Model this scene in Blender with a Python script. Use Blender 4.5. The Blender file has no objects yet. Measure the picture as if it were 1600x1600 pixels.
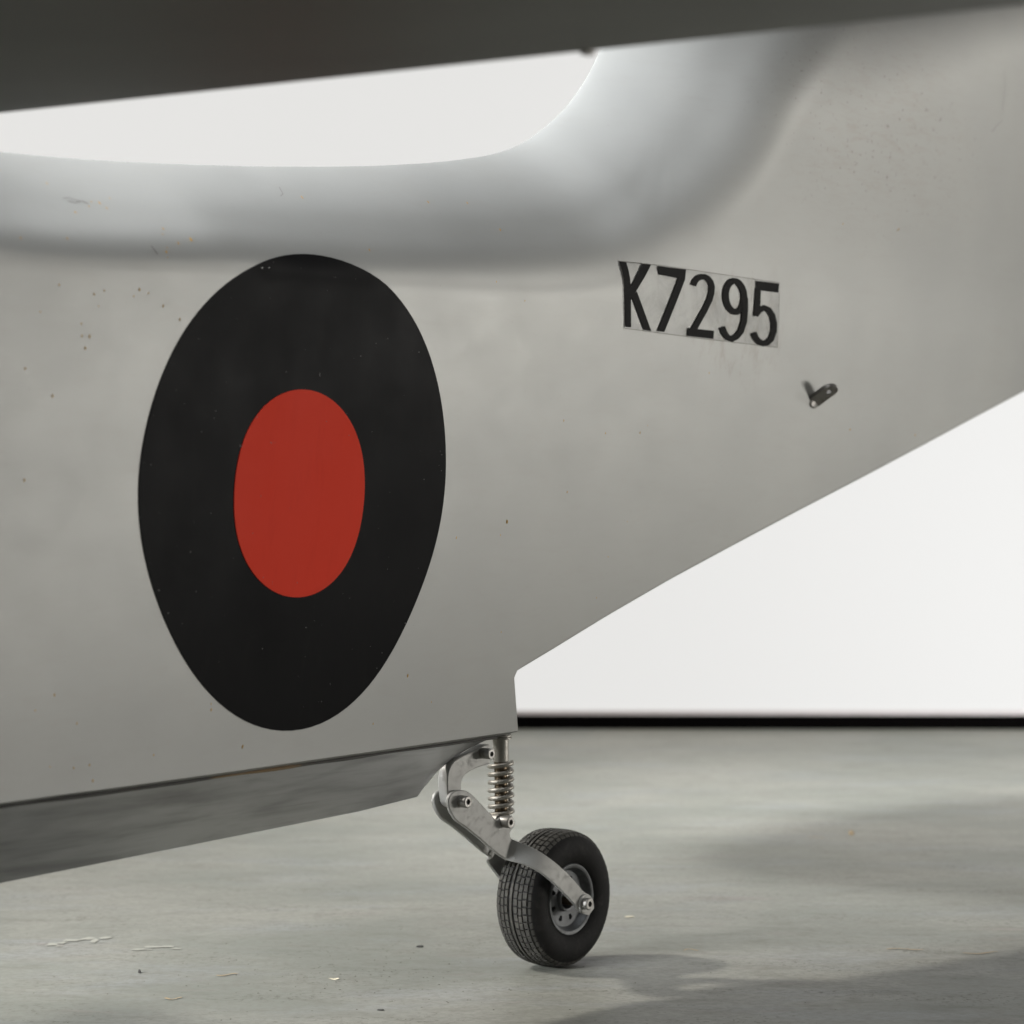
import bpy, bmesh, math, random
import numpy as np
from mathutils import Vector, Matrix

rnd = random.Random(7)
S = bpy.context.scene
C = S.collection

# ------------------------------------------------------------------ camera, studio light, exposure
cd = bpy.data.cameras.new('camera'); cam = bpy.data.objects.new('camera', cd); C.objects.link(cam)
cam.location = (0, 0, .382); cam.rotation_euler = (math.pi/2, 0, 0)
cd.sensor_width = 36; cd.lens = 87.75; cd.shift_y = -37/1600
cd.clip_start = .05; cd.clip_end = 60
cd.dof.use_dof = True; cd.dof.focus_distance = 1.86; cd.dof.aperture_fstop = 8.5
S.camera = cam

W = bpy.data.worlds.new('World'); S.world = W; W.use_nodes = True
W.node_tree.nodes['Background'].inputs[0].default_value = (.92, .96, 1, 1)
W.node_tree.nodes['Background'].inputs[1].default_value = .05

def area(name, loc, target, sx, sy, power, col=(1, 1, 1), spread=180):
    d = bpy.data.lights.new(name, 'AREA'); d.shape = 'RECTANGLE'; d.size = sx; d.size_y = sy
    d.energy = power; d.color = col; d.spread = math.radians(spread)
    o = bpy.data.objects.new(name, d); C.objects.link(o); o.location = loc
    o.rotation_euler = (Vector(target) - Vector(loc)).to_track_quat('-Z', 'Y').to_euler()
    return o
area('key_softbox', (-4.3, 2.3, 4.0), (0, 2, .1), .30, .30, 290, (1, .97, .92))
area('side_softbox', (5.0, 3.4, 1.87), (.1, 2.15, .62), .26, .26, 4.2, (1, .965, .91), 60)
area('low_side_softbox', (3.8, 2.3, .09), (.0, 2.0, .45), 1.2, .17, 36, (1, .97, .92))
area('rear_softbox', (-.51, 3.82, 2.8), (.50, 2.82, 0), .20, .20, 3.6, (.95, .98, 1), 33)
area('top_softbox', (-2.55, .12, 1.40), (.0, 2.05, .78), .75, .75, 29, (.94, .965, 1), 38)
area('overhead_fill', (-.1, 1.2, 3.2), (-.1, 1.9, .5), 1.6, 1.6, 6, (.94, .975, 1), 110)  # unseen fill lamp, added to lift the hull spine
fill_strip = area('spine_fill_strip', (-.16, 1.52, 1.22), (-.16, 1.52, 0), .95, .14, 2.0, (.97, .985, 1), 130)  # close fill added over the spine, no such lamp known
fill_strip.rotation_euler = (0, 0, math.radians(50.2))
area('spine_fill_lamp', (-2.15, -.02, 1.36), (-.48, 1.56, .64), .4, .4, 6.0, (.95, .975, 1), 28)  # extra narrow fill, added to brighten the spine alone

S.view_settings.view_transform = 'Standard'; S.view_settings.look = 'None'
S.view_settings.exposure = 0; S.view_settings.gamma = 1

# ------------------------------------------------------------------ measurements (metres)
TOP_LINE = [(-1.35,0.7245), (-1.0,0.6795), (-0.68854,0.6045), (-0.65252,0.598), (-0.61032,0.5945), (-0.56625,0.59363), (-0.51492,0.59489), (-0.46093,0.59749), (-0.40406,0.60129), (-0.34408,0.60597), (-0.28071,0.61183), (-0.21367,0.61896), (-0.14262,0.62869), (-0.07881,0.64056), (-0.04288,0.65179), (-0.01402,0.66805), (0.01383,0.68706), (0.03722,0.70949), (0.05932,0.73785), (0.07732,0.78785), (0.10432,0.85785), (0.13932,0.93785), (0.17932,1.00785), (0.23932,1.06785), (0.31932,1.10785), (0.9,1.13785), (1.55,1.13785)]
CHINE = [(-1.35,0.19105), (-0.69531,0.1912), (-0.59675,0.19158), (-0.54315,0.1916), (-0.48635,0.1912), (-0.42608,0.19121), (-0.36204,0.19124), (-0.29398,0.19153), (-0.22174,0.19166), (-0.14534,0.19192), (-0.08951,0.19231), (-0.05719,0.19252)]
UPSWEEP = [(-0.07119,0.23521), (-0.07117,0.23821), (-0.06881,0.24132), (-0.05968,0.24455), (-0.02106,0.25766), (0.04209,0.28005), (0.12446,0.3079), (0.21156,0.33529), (0.30389,0.36386), (0.40237,0.39371), (0.50736,0.42619), (0.59657,0.45417), (0.68054,0.47963), (1.1,0.6092), (1.55,0.72134)]
KEEL = [(-1.35,0.09994), (-0.65299,0.12921), (-0.55667,0.13325), (-0.45034,0.13729), (-0.33235,0.14177), (-0.22822,0.14573), (-0.17249,0.14976), (-0.16391,0.15038), (-0.15815,0.15514), (-0.14071,0.16759), (-0.12154,0.17667), (-0.09904,0.18369), (-0.08152,0.18826)]
ROUNDEL_RING = [(-0.49618,0.38504), (-0.49627,0.39095), (-0.4961,0.39682), (-0.49569,0.40265), (-0.49505,0.40844), (-0.49419,0.41419), (-0.49311,0.4199), (-0.49182,0.42558), (-0.49033,0.43123), (-0.48864,0.43686), (-0.48673,0.44246), (-0.4846,0.44804), (-0.48225,0.45359), (-0.47965,0.45911), (-0.4768,0.46459), (-0.47368,0.47003), (-0.47027,0.4754), (-0.46656,0.48071), (-0.46255,0.48592), (-0.45821,0.49102), (-0.45354,0.496), (-0.44854,0.50083), (-0.44319,0.5055), (-0.4375,0.50997), (-0.43148,0.51423), (-0.42511,0.51826), (-0.41842,0.52204), (-0.4114,0.52554), (-0.40406,0.52874), (-0.39642,0.53161), (-0.38848,0.53414), (-0.38026,0.53628), (-0.37179,0.53802), (-0.3631,0.53933), (-0.35422,0.54018), (-0.34519,0.54053), (-0.33604,0.54038), (-0.32682,0.53969), (-0.31759,0.53846), (-0.30839,0.53666), (-0.29927,0.53429), (-0.2904,0.53136), (-0.2817,0.52787), (-0.27324,0.52386), (-0.26508,0.51934), (-0.25726,0.51436), (-0.24983,0.50894), (-0.24281,0.50315), (-0.23623,0.49702), (-0.23011,0.49061), (-0.22444,0.48397), (-0.21924,0.47715), (-0.21448,0.4702), (-0.21015,0.46315), (-0.20624,0.45604), (-0.20271,0.44889), (-0.19955,0.44175), (-0.19674,0.43461), (-0.19425,0.42749), (-0.19208,0.4204), (-0.19021,0.41335), (-0.18863,0.40633), (-0.18735,0.39935), (-0.18636,0.39241), (-0.18567,0.38552), (-0.18529,0.37867), (-0.18521,0.37187), (-0.18544,0.36513), (-0.18598,0.35845), (-0.18683,0.35184), (-0.18797,0.34529), (-0.18939,0.33882), (-0.19109,0.33241), (-0.19304,0.32605), (-0.19523,0.31975), (-0.19764,0.31349), (-0.20028,0.30726), (-0.20312,0.30103), (-0.20618,0.29482), (-0.20948,0.28859), (-0.21302,0.28236), (-0.21685,0.27612), (-0.22099,0.2699), (-0.2255,0.26372), (-0.23041,0.25761), (-0.23577,0.25163), (-0.24163,0.24583), (-0.24801,0.24029), (-0.25494,0.23507), (-0.26243,0.23027), (-0.27048,0.22596), (-0.27905,0.22222), (-0.28811,0.21913), (-0.29761,0.21673), (-0.30746,0.21509), (-0.31759,0.21424), (-0.32789,0.21418), (-0.33827,0.21492), (-0.34862,0.21644), (-0.35885,0.21871), (-0.36887,0.22168), (-0.3786,0.22528), (-0.38798,0.22946), (-0.39694,0.23415), (-0.40545,0.23925), (-0.41349,0.24471), (-0.42105,0.25044), (-0.42813,0.25639), (-0.43473,0.26249), (-0.44088,0.26869), (-0.4466,0.27494), (-0.45193,0.28122), (-0.45688,0.2875), (-0.46148,0.29377), (-0.46577,0.3), (-0.46975,0.30621), (-0.47344,0.31238), (-0.47686,0.31853), (-0.48,0.32465), (-0.48288,0.33075), (-0.48548,0.33684), (-0.48781,0.34292), (-0.48986,0.34899), (-0.49163,0.35505), (-0.49311,0.36109), (-0.4943,0.36712), (-0.49521,0.37312), (-0.49583,0.3791)]
ROUNDEL_CENTRE = [(-0.40835,0.3783), (-0.40851,0.38186), (-0.40853,0.3854), (-0.40843,0.38893), (-0.4082,0.39246), (-0.40784,0.396), (-0.40732,0.39956), (-0.40663,0.40313), (-0.40574,0.40672), (-0.40465,0.41031), (-0.40332,0.41389), (-0.40174,0.41746), (-0.39987,0.42098), (-0.3977,0.42444), (-0.39522,0.42781), (-0.39241,0.43105), (-0.38926,0.43413), (-0.38578,0.43701), (-0.38197,0.43967), (-0.37784,0.44205), (-0.37342,0.44413), (-0.36872,0.44588), (-0.36378,0.44726), (-0.35864,0.44826), (-0.35333,0.44885), (-0.34791,0.44901), (-0.34242,0.44874), (-0.33693,0.44804), (-0.33147,0.44692), (-0.3261,0.44538), (-0.32087,0.44345), (-0.31583,0.44115), (-0.31101,0.43851), (-0.30647,0.43556), (-0.30221,0.43234), (-0.2983,0.42889), (-0.29473,0.42526), (-0.29151,0.42147), (-0.28862,0.41757), (-0.28608,0.4136), (-0.28385,0.40958), (-0.28194,0.40554), (-0.28031,0.40151), (-0.27896,0.3975), (-0.27784,0.39353), (-0.27694,0.3896), (-0.27623,0.38571), (-0.27571,0.38187), (-0.27534,0.37807), (-0.27511,0.37429), (-0.27503,0.37053), (-0.27509,0.36679), (-0.27529,0.36305), (-0.27565,0.3593), (-0.27617,0.35555), (-0.27688,0.35179), (-0.2778,0.34803), (-0.27896,0.34427), (-0.28038,0.34054), (-0.28208,0.33684), (-0.28409,0.33321), (-0.28643,0.32968), (-0.28912,0.32627), (-0.29217,0.32302), (-0.29557,0.31998), (-0.29934,0.31717), (-0.30346,0.31465), (-0.30791,0.31244), (-0.31266,0.31057), (-0.31767,0.30909), (-0.32291,0.308), (-0.32831,0.30733), (-0.33384,0.30709), (-0.33944,0.30729), (-0.34504,0.30791), (-0.3506,0.30896), (-0.35607,0.31042), (-0.36138,0.31227), (-0.3665,0.31447), (-0.37138,0.317), (-0.37599,0.31983), (-0.38029,0.32291), (-0.38427,0.32621), (-0.38792,0.32968), (-0.39122,0.3333), (-0.39417,0.33703), (-0.39679,0.34083), (-0.39908,0.34467), (-0.40106,0.34853), (-0.40275,0.35238), (-0.40417,0.35621), (-0.40534,0.36), (-0.4063,0.36375), (-0.40706,0.36745), (-0.40764,0.37111), (-0.40807,0.37472)]
SERIAL = {'letter_k':[[(-0.00191,0.55975), (0.00621,0.55969), (0.0186,0.50929), (0.01094,0.50922)],[(0.02499,0.55959), (0.03565,0.55969), (0.01276,0.52982), (0.01092,0.5408)],[(0.01422,0.53272), (0.01948,0.53773), (0.04605,0.50763), (0.03596,0.50809)]],'digit_seven':[[(0.04408,0.55916), (0.08218,0.55887), (0.08252,0.55086), (0.04605,0.55249)],[(0.07372,0.5535), (0.08267,0.55151), (0.0637,0.50784), (0.0541,0.50802)]],'digit_two':[[(0.09864,0.54616), (0.1002,0.54946), (0.09291,0.55147), (0.09086,0.54745)],[(0.1002,0.54946), (0.10265,0.55136), (0.09732,0.55486), (0.09291,0.55147)],[(0.10265,0.55136), (0.10539,0.55212), (0.10314,0.5566), (0.09732,0.55486)],[(0.10539,0.55212), (0.1087,0.55237), (0.10988,0.55701), (0.10314,0.5566)],[(0.1087,0.55237), (0.11199,0.55162), (0.11666,0.55548), (0.10988,0.55701)],[(0.11199,0.55162), (0.11499,0.54984), (0.12202,0.55227), (0.11666,0.55548)],[(0.11499,0.54984), (0.11692,0.54687), (0.12501,0.54772), (0.12202,0.55227)],[(0.11692,0.54687), (0.11733,0.54245), (0.12556,0.54209), (0.12501,0.54772)],[(0.11733,0.54245), (0.11586,0.53729), (0.12383,0.53598), (0.12556,0.54209)],[(0.11586,0.53729), (0.11117,0.5291), (0.11892,0.52734), (0.12383,0.53598)],[(0.11117,0.5291), (0.10495,0.52021), (0.11262,0.51834), (0.11892,0.52734)],[(0.10495,0.52021), (0.09843,0.51013), (0.1061,0.50829), (0.11262,0.51834)],[(0.09524,0.51259), (0.13228,0.51212), (0.13312,0.50543), (0.09599,0.50616)]],'digit_nine':[[(0.16473,0.53742), (0.16411,0.53528), (0.17298,0.53389), (0.17373,0.53644)],[(0.16411,0.53528), (0.16314,0.53369), (0.17146,0.53141), (0.17298,0.53389)],[(0.16314,0.53369), (0.16191,0.53254), (0.16917,0.52928), (0.17146,0.53141)],[(0.16191,0.53254), (0.16064,0.53185), (0.16604,0.52762), (0.16917,0.52928)],[(0.16064,0.53185), (0.15945,0.53154), (0.16212,0.52661), (0.16604,0.52762)],[(0.15945,0.53154), (0.15823,0.53149), (0.15776,0.52644), (0.16212,0.52661)],[(0.15823,0.53149), (0.15671,0.53172), (0.15348,0.52707), (0.15776,0.52644)],[(0.15671,0.53172), (0.15484,0.53235), (0.14959,0.52837), (0.15348,0.52707)],[(0.15484,0.53235), (0.15278,0.53344), (0.14616,0.53017), (0.14959,0.52837)],[(0.15278,0.53344), (0.15077,0.53496), (0.14322,0.53237), (0.14616,0.53017)],[(0.15077,0.53496), (0.14898,0.53684), (0.14082,0.53489), (0.14322,0.53237)],[(0.14898,0.53684), (0.14757,0.53898), (0.139,0.53764), (0.14082,0.53489)],[(0.14757,0.53898), (0.14663,0.54126), (0.13781,0.54053), (0.139,0.53764)],[(0.14663,0.54126), (0.14621,0.54355), (0.13728,0.54345), (0.13781,0.54053)],[(0.14621,0.54355), (0.14633,0.54573), (0.13744,0.54631), (0.13728,0.54345)],[(0.14633,0.54573), (0.14695,0.54768), (0.13831,0.54901), (0.13744,0.54631)],[(0.14695,0.54768), (0.14797,0.54927), (0.1399,0.55148), (0.13831,0.54901)],[(0.14797,0.54927), (0.14923,0.55043), (0.14227,0.55361), (0.1399,0.55148)],[(0.14923,0.55043), (0.15053,0.55112), (0.14546,0.5553), (0.14227,0.55361)],[(0.15053,0.55112), (0.15172,0.55144), (0.14939,0.55634), (0.14546,0.5553)],[(0.15172,0.55144), (0.15294,0.5515), (0.15373,0.55657), (0.14939,0.55634)],[(0.15294,0.5515), (0.15444,0.55128), (0.15796,0.55597), (0.15373,0.55657)],[(0.15444,0.55128), (0.15628,0.55066), (0.16178,0.55471), (0.15796,0.55597)],[(0.15628,0.55066), (0.15829,0.54958), (0.16513,0.55292), (0.16178,0.55471)],[(0.15829,0.54958), (0.16026,0.54806), (0.16799,0.55072), (0.16513,0.55292)],[(0.16026,0.54806), (0.162,0.54618), (0.17034,0.54818), (0.16799,0.55072)],[(0.162,0.54618), (0.16339,0.54403), (0.17213,0.5454), (0.17034,0.54818)],[(0.16339,0.54403), (0.16433,0.54174), (0.17332,0.54248), (0.17213,0.5454)],[(0.16433,0.54174), (0.16477,0.53943), (0.17388,0.53952), (0.17332,0.54248)],[(0.16477,0.53943), (0.16467,0.53706), (0.17379,0.5368), (0.17388,0.53952)],[(0.16565,0.54123), (0.16826,0.53154), (0.17677,0.53185), (0.1741,0.5418)],[(0.16826,0.53154), (0.16933,0.52201), (0.1779,0.52154), (0.17677,0.53185)],[(0.16933,0.52201), (0.16702,0.51421), (0.17515,0.51245), (0.1779,0.52154)],[(0.16702,0.51421), (0.16258,0.51045), (0.16898,0.50706), (0.17515,0.51245)],[(0.16258,0.51045), (0.1586,0.50883), (0.1606,0.50413), (0.16898,0.50706)],[(0.1586,0.50883), (0.15564,0.50949), (0.15131,0.50556), (0.1606,0.50413)],[(0.15564,0.50949), (0.151,0.51221), (0.14431,0.50956), (0.15131,0.50556)],[(0.151,0.51221), (0.14659,0.51667), (0.13932,0.51454), (0.14431,0.50956)]],'digit_five':[[(0.18375,0.55634), (0.2186,0.55619), (0.21895,0.54844), (0.18586,0.54879)],[(0.18397,0.55068), (0.19251,0.54853), (0.19538,0.52993), (0.18668,0.52646)],[(0.19281,0.5265), (0.19768,0.53077), (0.19113,0.53434), (0.18519,0.52933)],[(0.19768,0.53077), (0.20146,0.53211), (0.20022,0.53708), (0.19113,0.53434)],[(0.20146,0.53211), (0.20519,0.53132), (0.21047,0.53527), (0.20022,0.53708)],[(0.20519,0.53132), (0.2105,0.52779), (0.21841,0.53007), (0.21047,0.53527)],[(0.2105,0.52779), (0.2145,0.52196), (0.22342,0.52285), (0.21841,0.53007)],[(0.2145,0.52196), (0.21557,0.51595), (0.22474,0.51543), (0.22342,0.52285)],[(0.21557,0.51595), (0.21368,0.51024), (0.22218,0.50805), (0.22474,0.51543)],[(0.21368,0.51024), (0.20993,0.50796), (0.21546,0.50376), (0.22218,0.50805)],[(0.20993,0.50796), (0.20684,0.50744), (0.20688,0.50243), (0.21546,0.50376)],[(0.20684,0.50744), (0.20201,0.50841), (0.19766,0.50419), (0.20688,0.50243)],[(0.20201,0.50841), (0.19808,0.51053), (0.19108,0.50765), (0.19766,0.50419)],[(0.19808,0.51053), (0.19401,0.51441), (0.18634,0.51208), (0.19108,0.50765)]]}
SERIAL_FILM = [(-0.00206,0.56005), (0.049,0.55981), (0.104,0.55891), (0.1604,0.5579), (0.21921,0.55684), (0.22547,0.52578), (0.22975,0.50261), (0.17237,0.50387), (0.11633,0.50502), (0.06235,0.50663), (0.0104,0.50816), (0.00356,0.53427)]
HOOK = (0.3009,0.457)
SPECKS = [(-0.5772,0.5786,1.3), (-0.5945,0.573,1.2), (-0.5476,0.5723,1.6), (-0.5162,0.5619,2.4), (-0.5227,0.5621,1.5), (-0.5133,0.5586,1.8), (-0.5428,0.5532,2.2), (-0.5278,0.5584,1.6), (-0.504,0.5662,1.3), (-0.4761,0.5477,2), (-0.4797,0.5438,1.5), (-0.4568,0.542,3.2), (-0.4696,0.5385,2.2), (-0.4831,0.5319,2.4), (-0.4811,0.5348,1.3), (-0.4833,0.5282,1.4), (-0.5629,0.5344,2.4), (-0.6011,0.5314,2), (-0.6186,0.539,1.8), (-0.5738,0.5051,1.9), (-0.5449,0.5011,2), (-0.5367,0.5039,1.6), (-0.5406,0.4943,1.5), (-0.5072,0.5066,2.4), (-0.4993,0.5047,1.6), (-0.5117,0.5019,1.5), (-0.4858,0.4974,2.1), (-0.4703,0.4898,2.1), (-0.5873,0.4881,1.5), (-0.5538,0.4826,1.8), (-0.5527,0.4753,2), (-0.5464,0.4752,2.8), (-0.5494,0.468,2.6), (-0.5967,0.4537,2.2), (-0.5736,0.4379,2.4), (-0.5921,0.387,2.2), (-0.319,0.5841,2.4), (-0.1896,0.5922,2.2), (-0.1467,0.5952,1.8), (-0.2834,0.5484,2.2), (-0.1267,0.5757,2.4), (-0.1516,0.5343,1.8), (-0.1175,0.5223,1.5), (-0.1646,0.3455,2.2), (-0.1057,0.3567,3.6), (-0.2033,0.2447,3.6), (-0.2376,0.2119,2.0), (-0.1713,0.2231,1.6), (-0.4124,0.2349,2.4), (-0.3777,0.2071,3.0), (-0.5359,0.2355,2), (-0.5362,0.2074,2), (-0.5567,0.2101,1.6), (-0.5185,0.1976,2.6), (-0.5223,0.2081,2), (-0.4129,0.2388,1.6), (-0.4644,0.2091,1.8), (-0.5567,0.2546,2), (-0.5721,0.2462,1.7), (0.4068,0.6172,2.6), (0.3125,0.6142,2.4), (0.4047,0.6159,2.0), (0.3664,0.4351,3.2), (0.4821,0.4318,3), (-0.0509,0.4344,2), (0.005,0.4255,2), (0.051,0.4268,2), (-0.0346,0.379,2.2), (0.0505,0.3551,1.4), (0.0233,0.2942,1.6), (0.0311,0.327,1.4), (-0.1116,0.3466,1.6), (-0.0954,0.2718,1.6), (0.1352,0.4775,2), (0.06,0.4326,1.2)]
SCUFFS = [[(-0.54498,0.56237), (-0.53977,0.56324), (-0.5344,0.56178), (-0.53015,0.56177), (-0.52685,0.5601)],[(-0.54277,0.56062), (-0.53746,0.55993), (-0.53224,0.56119)],[(-0.4945,0.53501), (-0.49317,0.53271), (-0.49121,0.52965)],[(0.5737,0.72358), (0.58231,0.73067), (0.59355,0.73686)],[(0.59329,0.74669), (0.59796,0.76699), (0.59636,0.7853)],[(-0.33308,0.59056), (-0.33531,0.58559), (-0.34025,0.58297)]]
BRACKET = [(-0.08396,0.18375), (-0.09065,0.18428), (-0.09919,0.18188), (-0.10862,0.17957), (-0.11798,0.17758), (-0.12542,0.17545), (-0.1305,0.17253), (-0.13373,0.16855), (-0.13511,0.16261), (-0.13511,0.15411), (-0.13419,0.14735), (-0.13281,0.14236), (-0.12727,0.13817), (-0.11984,0.13866), (-0.11611,0.14318), (-0.11798,0.14764), (-0.1191,0.15263), (-0.1191,0.1563), (-0.11751,0.16043), (-0.11378,0.16346), (-0.10768,0.16556), (-0.09919,0.16741), (-0.09065,0.16822), (-0.083,0.16943)]
ARM_PLATE = [(-0.13428,0.15139), (-0.1294,0.15261), (-0.12194,0.15234), (-0.1155,0.15034), (-0.11012,0.1473), (-0.09819,0.13797), (-0.08834,0.13005), (-0.08217,0.12487), (-0.07841,0.12563), (-0.07442,0.12736), (-0.06997,0.12806), (-0.06461,0.12738), (-0.06057,0.12496), (-0.05877,0.12162), (-0.0599,0.11814), (-0.06349,0.11565), (-0.06595,0.11347), (-0.06528,0.11053), (-0.06237,0.10764), (-0.06819,0.09223), (-0.07287,0.09477), (-0.07841,0.09768), (-0.08504,0.1017), (-0.09382,0.10764), (-0.10471,0.11504), (-0.1198,0.12451), (-0.12791,0.12871), (-0.13301,0.13314), (-0.13682,0.13826), (-0.13872,0.14304), (-0.13829,0.14787)]
ARM = [((-0.0645,0.1106), (-0.0748,0.0966),0.0078), ((-0.0637,0.1088), (-0.07,0.0934),0.009), ((-0.0615,0.1069), (-0.0671,0.0917),0.0135), ((-0.0564,0.1039), (-0.0609,0.0895),0.0195), ((-0.0479,0.0985), (-0.0547,0.086),0.0255), ((-0.035,0.0896), (-0.0442,0.0788),0.029), ((-0.0214,0.0794), (-0.0318,0.0688),0.031), ((-0.0085,0.0689), (-0.019,0.0588),0.031), ((-0.0003,0.0613), (-0.012,0.0533),0.031), ((0.008,0.0584), (-0.0078,0.0487),0.031), ((0.0123,0.0531), (-0.0038,0.045),0.031), ((0.0123,0.0473), (0.0056,0.0426),0.031)]
BOLTS = [(-0.0944,0.1778,0.0145,0.0042), (-0.1243,0.144,0.0165,0.0047), (-0.0736,0.1233,0.0165,0.0047)]
TUBE = [(-0.0672,0.1873), (-0.0676,0.1687), (-0.066,0.1242)]
AXLE = (-0.0009,0.0529)

# ---- hull form, in aeroplane axes: s = aft along the keel, w = out to port, z = up ----
def lerp_tab(tab, x):
    if x <= tab[0][0]: return tab[0][1]
    for (a, fa), (b, fb) in zip(tab, tab[1:]):
        if x <= b:
            t = (x - a) / (b - a)
            return fa + (fb - fa) * t
    return tab[-1][1]

STERN = -0.0601
def half_bottom(s):                       # half breadth at the chine / along the upswept tail
    x = (STERN - s) / .10
    soft = .10 * (math.log1p(math.exp(x)) if x < 30 else x)
    return min(.115, .0040 + .0860 * soft)
HALF_TOP = [(-1.4, .118), (-1.0, .104), (-.6, .088), (-.3, .082), (0, .0805), (.3, .0795), (.6, .078), (.9, .072), (1.6, .050)]
def half_breadth(s, z):
    v = max(0.0, (z - .1927) / .42)
    b0 = half_bottom(s)
    b1 = lerp_tab(HALF_TOP, s)
    return b0 + (b1 - b0) * (v if v < .8 else 1 - .2*math.exp(-(v - .8)/.2))

# aeroplane frame in the studio: tail wheel axle over (0.0338, 2.0), nose swung toward the camera
HEAD = math.radians(50.2)
def thing(name, label, cat, loc=(0, 0, 0), rz=0):
    o = bpy.data.objects.new(name, None); C.objects.link(o); o.location = loc; o.rotation_euler = (0, 0, rz)
    o.empty_display_size = .1; o['label'] = label; o['category'] = cat
    return o
def link(name, verts, faces, mat, parent=None, smooth=True, angle=35):
    me = bpy.data.meshes.new(name); me.from_pydata([tuple(map(float, v)) for v in verts], [], faces); me.validate()
    bm = bmesh.new(); bm.from_mesh(me)
    bmesh.ops.recalc_face_normals(bm, faces=bm.faces); bm.to_mesh(me); bm.free()
    me.materials.append(mat)
    for p in me.polygons: p.use_smooth = smooth
    if smooth: me.set_sharp_from_angle(angle=math.radians(angle))
    o = bpy.data.objects.new(name, me); C.objects.link(o)
    if parent: o.parent = parent
    return o
def L(s, w, z): return (s, -w, z)            # aeroplane axes -> local axes of the aeroplane empty

# ------------------------------------------------------------------ materials
def mat(name, col, rough=.5, metal=0., spec=.5, coat=0.):
    m = bpy.data.materials.new(name); m.use_nodes = True
    b = m.node_tree.nodes['Principled BSDF']
    b.inputs['Base Color'].default_value = (*col, 1); b.inputs['Roughness'].default_value = rough
    b.inputs['Metallic'].default_value = metal; b.inputs['Specular IOR Level'].default_value = spec
    b.inputs['Coat Weight'].default_value = coat
    return m
class N:
    """small wrapper for wiring nodes"""
    def __init__(s, m): s.t = m.node_tree; s.b = s.t.nodes['Principled BSDF']; s.co = s.t.nodes.new('ShaderNodeTexCoord')
    def map(s, sc, rot=(0, 0, 0), loc=(0, 0, 0)):
        n = s.t.nodes.new('ShaderNodeMapping'); s.t.links.new(s.co.outputs['Object'], n.inputs['Vector'])
        n.inputs['Scale'].default_value = sc; n.inputs['Rotation'].default_value = rot; n.inputs['Location'].default_value = loc
        return n.outputs[0]
    def noise(s, vec, scale, detail=4, rough=.55, dist=0):
        n = s.t.nodes.new('ShaderNodeTexNoise'); s.t.links.new(vec, n.inputs['Vector'])
        n.inputs['Scale'].default_value = scale; n.inputs['Detail'].default_value = detail
        n.inputs['Roughness'].default_value = rough; n.inputs['Distortion'].default_value = dist
        return n.outputs['Fac']
    def ramp(s, fac, a, b):
        n = s.t.nodes.new('ShaderNodeMapRange'); s.t.links.new(fac, n.inputs['Value'])
        n.inputs['From Min'].default_value = a; n.inputs['From Max'].default_value = b; n.interpolation_type = 'SMOOTHSTEP'
        return n.outputs[0]
    def math(s, op, a, b=None, c=None):
        n = s.t.nodes.new('ShaderNodeMath'); n.operation = op; n.use_clamp = op in ('ADD', 'SUBTRACT')
        for i, v in enumerate((a, b, c)):
            if v is None: continue
            if isinstance(v, (int, float)): n.inputs[i].default_value = v
            else: s.t.links.new(v, n.inputs[i])
        return n.outputs[0]
    def mix(s, fac, a, b):
        n = s.t.nodes.new('ShaderNodeMix'); n.data_type = 'RGBA'
        if isinstance(fac, (int, float)): n.inputs[0].default_value = fac
        else: s.t.links.new(fac, n.inputs[0])
        for i, v in ((6, a), (7, b)):
            if isinstance(v, tuple): n.inputs[i].default_value = (*v, 1)
            else: s.t.links.new(v, n.inputs[i])
        return n.outputs[2]
    def mixf(s, fac, a, b):
        n = s.t.nodes.new('ShaderNodeMix'); s.t.links.new(fac, n.inputs[0])
        n.inputs[2].default_value = a; n.inputs[3].default_value = b
        return n.outputs[0]
    def blob(s, centre, radii):
        """soft ellipsoid mask, 1 in the middle, 0 outside, in object space"""
        v = s.map(tuple(1/r for r in radii), (0, 0, 0), tuple(-c/r for c, r in zip(centre, radii)))
        n = s.t.nodes.new('ShaderNodeVectorMath'); n.operation = 'LENGTH'; s.t.links.new(v, n.inputs[0])
        return s.ramp(n.outputs['Value'], 1.0, .25)
    def col(s, sock): s.t.links.new(sock, s.b.inputs['Base Color'])
    def rough(s, sock): s.t.links.new(sock, s.b.inputs['Roughness'])
    def bump(s, h, strength, dist=.001):
        n = s.t.nodes.new('ShaderNodeBump'); n.inputs['Strength'].default_value = strength; n.inputs['Distance'].default_value = dist
        s.t.links.new(h, n.inputs['Height']); s.t.links.new(n.outputs[0], s.b.inputs['Normal'])

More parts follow.
